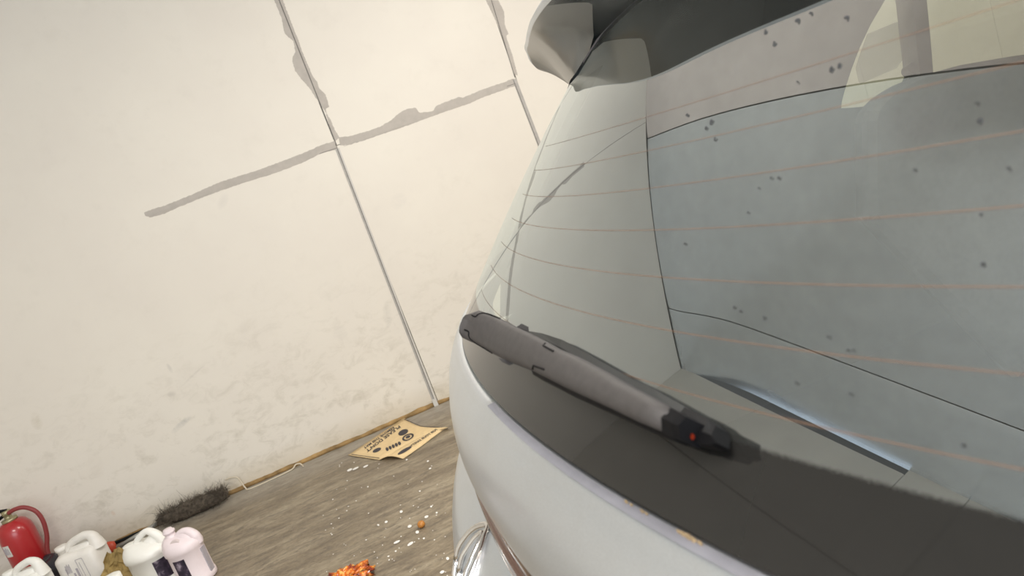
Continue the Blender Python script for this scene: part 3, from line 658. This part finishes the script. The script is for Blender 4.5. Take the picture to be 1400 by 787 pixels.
wb_ = MB(); wb_.loft([ell(.15*r,0,.75*r,.4*r,s*1.15,18), ell(.42*r,0,.42*r,.2*r,s*1.38,18), ell(.6*r,0,.25*r,.14*r,s*1.5,18)]); wb_.build('handle_web', M['hdpe_clean'], jw, smooth=True)
def wrap_label(parent, r, a0, a1, z0, z1, m, ry=.82, k=.985):
    n = 16; V = []; Fc = []
    for i in range(n):
        t = a0+(a1-a0)*i/(n-1)
        for z in (z0, z1): V.append((r*k*math.cos(t), r*ry*k*math.sin(t)*1.02, z))
    for i in range(n-1): Fc.append((2*i, 2*i+2, 2*i+3, 2*i+1))
    return mesh('picture_label', V, Fc, m, parent, smooth=True)
wrap_label(jw, r, -1.05, .35, s*.25, s*.86, M['label_dark'])
hs = MB(); hs.box((.93*r, -.03, .04), (1.0*r, .0, s*.95)); hs.build('view_strip', M['hdpe'], jw)
r = .087
jp, s = jug('pink_jug', (-1.142, 3.46, 0), -.30, r, .262, M['pink'], 'pale pink plastic jug with thumb recess and purple label, rightmost of the bottles')
nk = MB(); x = -.38*r; nk.loft([ell(x+.2*r,0,.7*r,.62*r,s*1.15,20), ell(x+.08*r,0,.46*r,.44*r,s*1.32,20), ell(x,0,.26*r,.26*r,s*1.46,20), ell(x,0,.25*r,.25*r,s*1.54,20)]+[ell(x,0,.31*r,.30*r,z,20) for z in (s*1.545, s*1.60)]+[ell(x,0,.25*r,.25*r,s*1.605,20), ell(x-.03*r,0,.22*r,.22*r,s*1.66,20), ell(x-.03*r,0,.12*r,.12*r,s*1.67,20)]); nk.build('neck', M['pink'], jp, smooth=True)
hd = MB(); pth = smooth_path([(-.10*r,0,s*1.36), (.12*r,0,s*1.43), (.42*r,0,s*1.45), (.66*r,0,s*1.39), (.86*r,0,s*1.22), (.92*r,0,s*1.0)], 6)
hd.tube(pth, np.interp(np.linspace(0,1,len(pth)), [0,.5,.8,1], [.14*r,.2*r,.26*r,.2*r]), 12); hd.build('handle', M['pink'], jp, smooth=True)
wb_ = MB(); wb_.loft([ell(.12*r,0,.8*r,.6*r,s*1.12,20), ell(.22*r,0,.62*r,.36*r,s*1.30,20), ell(.2*r,0,.45*r,.16*r,s*1.46,20)]); wb_.build('handle_web', M['pink'], jp, smooth=True)
rc = MB(); rc.loft([[(.02*r+.27*r*math.cos(t), -.44*r+y_, s*1.29+.22*r*math.sin(t)+.1*y_) for t in [2*math.pi*i/20 for i in range(20)]] for y_ in (-.012, 0.0)]); rc.build('recess_shade', simple('pink_shade', (0.66, 0.57, 0.56), 0.5), jp)  # shade of the recess painted as a darker pink disc
wrap_label(jp, r, -2.0, -1.30, s*.05, s*.86, M['label_dark'])
hs = MB(); hs.box((.90*r, -.02, .03), (1.0*r, .01, s*.9)); hs.build('view_strip', M['print_grey'], jp)
# cap of one more bottle at the frame edge
P = on_z((152,790), .24); cp = MB(); cp.loft([ell(0,0,.05,.05,0), ell(0,0,.052,.052,.01), ell(0,0,.052,.052,.17), ell(0,0,.045,.045,.20), ell(0,0,.040,.040,.215), ell(0,0,.040,.040,.247), ell(0,0,.034,.034,.250)])
o = cp.build('capped_bottle', M['hdpe_clean'], smooth=True); o.location = (P[0], P[1], 0); tag(o, 'white bottle whose flat cap just enters the lower edge, before brown paper', 'bottle')
# extinguisher
ex = empty('fire_extinguisher', (-2.165, 4.375, 0), 'red fire extinguisher with red hose standing in the wall corner', 'fire extinguisher')
R = .088
b = MB(); b.loft([ell(0,0,R*k,R*k,z,36) for k, z in ((.96,.045),(1,.05),(1,.30),(.985,.325),(.93,.35),(.80,.372),(.6,.388),(.38,.396))]); b.build('cylinder', M['ext_red'], ex, smooth=True)
b = MB(); b.loft([ell(0,0,R*k,R*k,z,36) for k, z in ((.98,0),(1.03,.004),(1.03,.045),(1.0,.05))]); b.build('base_ring', M['ext_yellow'], ex, smooth=True)
b = MB(); b.loft([ell(0,0,R*k,R*k,z,24) for k, z in ((.44,.392),(.44,.408),(.22,.41),(.2,.43),(.26,.432),(.26,.455),(.15,.457))]); b.build('valve', M['brass'], ex, smooth=True)
b = MB(); b.tube([(.01,0,.452),(-.04,-.01,.47),(-.12,-.02,.462)], [.010,.009,.008], 8); b.build('top_lever', M['black'], ex)
b = MB(); b.tube([(0,0,.440),(-.05,-.01,.420),(-.11,-.02,.405)], [.009,.008,.007], 8); b.build('carry_handle', M['black'], ex)
b = MB(); b.tube(smooth_path([(.02,-.02,.44),(.06,-.03,.448),(.105,-.03,.438),(.145,-.03,.395),(.155,-.03,.33),(.14,-.03,.25),(.112,-.04,.17),(.11,-.05,.10)], 8), .0115, 12); b.build('hose', M['hose'], ex, smooth=True)
n = 8; V = []; Fc = []
for i in range(n):
    t = -2.35+.5*i/(n-1)
    for z in (.225, .29): V.append((R*1.006*math.cos(t), R*1.006*math.sin(t), z))
for i in range(n-1): Fc.append((2*i, 2*i+2, 2*i+3, 2*i+1))
lb_ = mesh('inspection_label', V, Fc, M['label_white'], ex, smooth=True)
b = MB()
for k in range(4):
    t = -2.28+.11*k; b.box((R*1.012*math.cos(t)-.004, R*1.012*math.sin(t)-.0004, .24), (R*1.012*math.cos(t), R*1.012*math.sin(t), .28-.006*(k % 2)))
sub(b.build('label_print', M['print_grey']), lb_) if False else b.build('label_print', M['print_grey'], ex)
# black bag between extinguisher and jerrycan
def blob(name, m, c, rx, ry, rz, amp, fr, seed, n=22, k=14, floor_cut=0.0):
    V = []; Fc = []
    for i in range(k+1):
        ph = math.pi*i/k
        for j in range(n):
            t = 2*math.pi*j/n; d = Vector((math.sin(ph)*math.cos(t), math.sin(ph)*math.sin(t), math.cos(ph)))
            s_ = 1+amp*mnoise.noise(d*fr+Vector((seed, 0, 0)))
            V.append((c[0]+rx*d.x*s_, c[1]+ry*d.y*s_, max(floor_cut, c[2]+rz*d.z*s_)))
    for i in range(k):
        for j in range(n): Fc.append((i*n+j, (i+1)*n+j, (i+1)*n+(j+1) % n, i*n+(j+1) % n))
    return mesh(name, V, Fc, m, smooth=True)
tag(blob('black_bag', M['bag'], (-1.98, 4.22, .05), .11, .10, .11, .35, 2.5, 3), 'crumpled black plastic bag between the extinguisher and the scuffed jerrycan', 'bag')
# crumpled brown paper behind the white jug
n, k = 14, 12; V = []; Fc = []
for i in range(k):
    for j in range(n):
        u, v = j/(n-1), i/(k-1); wdt = .10*(1-.62*v)
        V.append((-1.62+(u-.5)*2*wdt+.055*v+.02*mnoise.noise(Vector((u*4, v*4, 1))), 3.80+.06*v+.035*mnoise.noise(Vector((u*5, v*5, 4))), 0.165*v+(.02*mnoise.noise(Vector((u*6, 3, 0))) if i else 0)))
for i in range(k-1):
    for j in range(n-1): Fc.append((i*n+j, i*n+j+1, (i+1)*n+j+1, (i+1)*n+j))
o = mesh('brown_paper', V, Fc, M['kraft_dark'], smooth=False); md = o.modifiers.new('s', 'SOLIDIFY'); md.thickness = .002
tag(o, 'crumpled brown paper standing between the jerrycan and the white jug', 'paper')
# dust mop lying along the wall
mop = empty('dust_mop', (-1.30, 4.42, 0), 'dusty grey fluffy mop head with metal tube lying along the wall', 'mop')
A, B = np.array([-1.52, 4.425, .052]), np.array([-1.11, 4.39, .050])
core = blob('mop_head', M['fluff'], (0, 0, .045), .21, .045, .045, .3, 4, 9); core.parent = mop; core.location = (-.02, -.012, 0); core.rotation_euler = (0, 0, -.08)
V = []; Fc = []
for i in range(2600):
    s_ = rng.random(); c = A+(B-A)*s_; th = rng.uniform(-.5, math.pi+.5); rad = (.040+.014*s_)*(1-.35*abs(2*s_-1)**3)*(1+.25*mnoise.noise(Vector((s_*9, 0, 3))))
    d = np.array([0.0, math.cos(th), math.sin(th)]); p = c+d*rad*rng.uniform(.5, .95); dirv = d*.6+rng.normal(0, .7, 3); ln = rng.uniform(.012, .040); w_ = .0011
    side_ = np.cross(dirv, rng.normal(0, 1, 3)); side_ /= np.linalg.norm(side_)+1e-9; prev = None
    for q in range(4):
        P = p+dirv*ln*q/3+np.array([0, 0, -.006*(q/3)**2]); P[2] = max(P[2], .002); P[1] = min(P[1], 4.49)
        V += [P-side_*w_*(1-q/4), P+side_*w_*(1-q/4)]
        if q: m_ = len(V); Fc.append((m_-4, m_-3, m_-1, m_-2))
fb_ = mesh('mop_fibres', [np.array(v)-np.array(mop.location) for v in V], Fc, M['fluff'], mop, kind='stuff')
tA, tB = on_z((236,709), .02)-np.array([0,0.0,0]), on_z((160,750), .02)
b = MB(); b.tube([np.array([-1.50,4.43,.040])-np.array(mop.location), tB-np.array(mop.location)+np.array([0,.0,.005])], .012, 14); b.build('tube_handle', M['alu'], mop, smooth=True)
# white tube and thin black strip by the wall
a_, b_ = on_z((140,767), .016), on_z((178,747), .016); b = MB(); b.tube([a_, b_], .012, 12); tag(b.build('white_tube', M['white_tube'], smooth=True), 'short white tube on the floor between the jerrycan and white jug', 'tube')
a_, b_ = on_y((140,748), 4.47), on_y((226,711), 4.47); b = MB(); b.tube([(a_[0],4.483,.012),(b_[0]-.10,4.483,.012)], [.009,.010], 8); tag(b.build('black_strip', M['rubber']), 'thin black strip along the wall foot beside the metal mop tube', 'strip')
# red and black hand tool
T0 = on_z((152,742), .04); tl = empty('hand_tool', (T0[0]-.03, 4.385, 0), 'red and black hand tool on the floor by the wall, behind the scuffed jerrycan', 'tool')
b = MB(); b.loft([ell(.01,0,.05,.025,z,14,3) for z in (0,.02,.05)]+[ell(.01,0,.03,.015,.06,14,3)]); b.build('red_housing', simple('red_orange_plastic', (.55,.07,.03), .4), tl, smooth=True)
b = MB(); b.loft([ell(-.09,-.0,.075,.03,z,14,3) for z in (0,.03,.07)]+[ell(-.09,0,.05,.02,.08,14,3)]); b.build('motor_body', simple('dark_maroon_plastic', (.06,.012,.02), .4), tl, smooth=True)
b = MB(); b.tube([(-.035,0,.05),(-.045,0,.11),(-.043,0,.135)], [.012,.013,.009], 10); b.build('trigger_post', M['black'], tl, smooth=True)
# bent wire along the wall foot
wp = [((308,656),4.475),((315,653),4.47),((324,652.5),4.46),((330,659),4.45),((336,667),4.44),((342,669.5),4.43),((370,656),4.43),((398,642),4.43),((404,635),4.45),((410,633.5),4.45),((414,637),4.44),((416,641),4.42)]
b = MB(); b.tube(smooth_path([np.maximum(on_y(q, y), [-9, 0, .004]) for q, y in wp], 4), .0042, 8); tag(b.build('bent_wire', M['white_metal'], smooth=True), 'thin off-white bent wire rod lying along the foot of the wall', 'wire')

# ------------------------------------------------------------------ paper floor mat with printing and a lifted fold
mat_o = empty('floor_mat', (-.08, 4.15, 0), 'brown paper car floor mat with printed footprints lying by the wall', 'paper mat')
ML = np.array(mat_o.location)
def G(q, z=.004): return on_z(q, z)
tl_, bl_ = G((476,621)), G((519,628.5)); tm, tr_ = G((552.5,571), .012), G((577,582), .010); rr_ = G((612,583.5), .02)
# main sheet: quad strip between the wall-side edge and the fold line
nA = 14; wallE = [G((476,622))*(1-t)+G((552.5,571), .010)*t for t in np.linspace(0, 1, nA)]
foldq = [(519,628.5),(533,622),(545,614),(557,607),(570,600),(585,593),(598,588),(612,584)]
fold = smooth_path([G(q, .004+.012*i/7) for i, q in enumerate(foldq)], 3)
def resamp(pts, n):
    pts = np.array(pts); d = np.r_[0, np.cumsum(np.linalg.norm(np.diff(pts, axis=0), axis=1))]; s = np.linspace(0, d[-1], n)
    return np.column_stack([np.interp(s, d, pts[:, k]) for k in range(3)])
fold = resamp(fold, nA)
rows = []
for t in np.linspace(0, 1, 8):
    row = []
    for i in range(nA):
        p = wallE[i]*(1-t)+fold[i]*t; s_ = i/(nA-1)
        pull = math.sin(math.pi*t)*max(0, (s_-.45)/.55)**1.5
        p = p+(G((571,588))-G((583,577)))*.5*pull
        p[2] += .006*math.sin(3*math.pi*s_)*math.sin(math.pi*t)
        row.append(p-ML)
    rows.append(row)
sheet = grid('sheet', rows, M['kraft'], mat_o, thick=.0012, smooth=True)
flapq = [(551,627),(560,621),(570,614),(580,607),(590,599),(600,592),(607,587),(612,584)]
flap = resamp(smooth_path([G(q, .0025) for q in flapq], 3), nA)
rows = [[(fold[i]*(1-t)+flap[i]*t+np.array([0, 0, .020*math.sin(math.pi*t)*(1-i/nA)]))-ML for i in range(nA)] for t in np.linspace(0, 1, 6)]
flap_o = grid('folded_flap', rows, M['kraft'], mat_o, thick=.0012, smooth=True)
T_MAT = [BVHTree.FromPolygons([v.co[:] for v in o.data.vertices], [tuple(p.vertices) for p in o.data.polygons]) for o in (flap_o, sheet)]
def mat_pt(q, z=.012):
    """where the picture ray meets the paper, lifted by the print's thickness"""
    d = Vector(ray(q)).normalized(); hs = [h for h in (t.ray_cast(Vector(EYE-ML), d) for t in T_MAT) if h[0] is not None]
    if not hs: return on_z(q, .006)-ML
    h = min(hs, key=lambda h: h[3]); return np.array(h[0])+np.array([0, 0, .0022 if z < .0124 else .0030])
def mat_patch(name, cx, cy, ax, ay, rot, holes=None, n=20):
    c, s = math.cos(rot), math.sin(rot); pts = [(cx+ax*math.cos(t)*c-ay*math.sin(t)*s, cy+ax*math.cos(t)*s+ay*math.sin(t)*c) for t in [2*math.pi*i/n for i in range(n)]]
    b = MB()
    if holes is None: b.loft([[mat_pt(q, .0105) for q in pts], [mat_pt(q, .0125) for q in pts]])
    else:
        ins = [((q[0]-cx)*holes+cx, (q[1]-cy)*holes+cy) for q in pts]; V = [mat_pt(q, .0125) for q in pts]+[mat_pt(q, .0125) for q in ins]
        b.add(V, [(i, (i+1) % n, n+(i+1) % n, n+i) for i in range(n)])
    return b.build(name, M['ink'], mat_o)
mat_patch('printed_sole', 551.5, 591.2, 7.2, 3.6, -.42)
mat_patch('printed_heel', 558, 597.8, 8.6, 4.2, -.42, .66); mat_patch('printed_heel', 558, 597.4, 3.4, 1.7, -.42)
for k in range(5): mat_patch('printed_sole', 529.5+4.2*k, 614.2-2.0*k, 2.0, 2.5, -.42)
mat_patch('printed_heel', 515.5, 615.5, 6.2, 2.4, -.42)
for q0, q1, q2 in (((481,621.5),(519,626.6),None), ((553.5,573.5),(576,583),(609,585.2))):
    pts = [mat_pt(q, .013) for q in ((q0, q1) if q2 is None else (q0, q1, q2))]; b = MB(); b.tube(pts, .0016, 4); b.build('printed_line', M['ink'], mat_o)
def text_on(txt, q0, q1, hpx, hq, name='printed_text', z=.013):
    """lettering from q0 to q1 on the mat; hq: picture direction of the letters' up"""
    cu = bpy.data.curves.new(name, 'FONT'); cu.body = txt; cu.size = 1; cu.resolution_u = 2; cu.offset = .025
    tmp = bpy.data.objects.new('tmp', cu); COL.objects.link(tmp); dg = bpy.context.evaluated_depsgraph_get(); dg.update()
    me = bpy.data.meshes.new_from_object(tmp.evaluated_get(dg)); bpy.data.objects.remove(tmp)
    co = np.array([v.co[:] for v in me.vertices]); wdt = co[:, 0].max(); ht = .72
    for v in me.vertices:
        s, t = v.co.x/wdt, v.co.y/ht
        q = (q0[0]+(q1[0]-q0[0])*s+hq[0]*t, q0[1]+(q1[1]-q0[1])*s+hq[1]*t)
        v.co = Vector(mat_pt(q, z))
    o = link(name, me, M['ink'], mat_o); return o
text_on("PLEASE DON'T", (546,581.5), (500,616.0), 6, (2.7,2.6))
text_on("REMOVE THIS MAT", (538,583.2), (497,612.0), 5, (2.2,2.0))
mat_patch('fold_shade_print', 553.5, 616.0, 11, 2.2, -.52)  # fold shadow and blurred print painted together as one ink band
text_on("FOR YOUR SAFETY", (599,587.5), (563,611.0), 6, (-3.2,-1.2), z=.022)
# orange film scrap, small round shell, white paint flecks
op = on_z((474,792), .02)
o = blob('orange_wrapper', M['orange'], (0, 0, .020), .088, .06, .034, .9, 5.5, 21, 40, 24); o.location = (op[0], op[1], 0)
tag(o, 'crumpled glossy orange film scrap on the concrete at the lower edge', 'wrapper')
bp = on_z((576,716.5), .0135); o = blob('orange_ball', M['nut'], (0, 0, .0145), .0165, .0165, .0155, .12, 3, 5); o.location = (bp[0], bp[1], 0); tag(o, 'small round orange-brown nut lying among white flecks on the floor', 'nut')
fk = MB()
def fleck(x, y, a, b, rot=-.45):
    c, s = math.cos(rot), math.sin(rot); pts = [(x+a*math.cos(t)*c-b*math.sin(t)*s, y+a*math.cos(t)*s+b*math.sin(t)*c) for t in [2*math.pi*i/8 for i in range(8)]]
    fk.loft([[on_z(q, .0003) for q in pts], [on_z(q, .0022) for q in pts]])
for f_ in [(560,719,3,2),(583,706,3,1.8),(589.5,692,1.6,1.3),(597,700.5,1.5,1.2),(548.5,699,2.2,1.8),(570.5,727,2.5,2.2),(561,743,5,1.8,-.6),(542.5,740.5,5,1.6),(528,713,2.3,1.6),(579.5,735.5,1.5,1.2),(612,763,2.2,2.2),(604.5,781.5,3.4,2),(588,640,2,1),(574,671,1.4,1),(556,628,1.5,.9),(517,717,1.5,1),(531,760,1.6,1),(541,753,1.5,1.1),(503,665,1.2,.9),(585,630,1.6,1),(532,765,1.2,.9),(478,642,4,1.6),(486,640,5,1.3),(500,637,4,1.2),(594,737.5,1,.8),(572.5,736,1,.8)]: fleck(*f_)
random.seed(11)
for i in range(70):
    x, y = random.uniform(440, 612), random.uniform(630, 787)
    fleck(x, y, random.uniform(.5, 1.1), random.uniform(.4, .7))
o = fk.build('paint_flecks', M['fleck'], kind='stuff'); tag(o, 'scattered white paint flecks on the concrete floor beside the car', 'flecks')
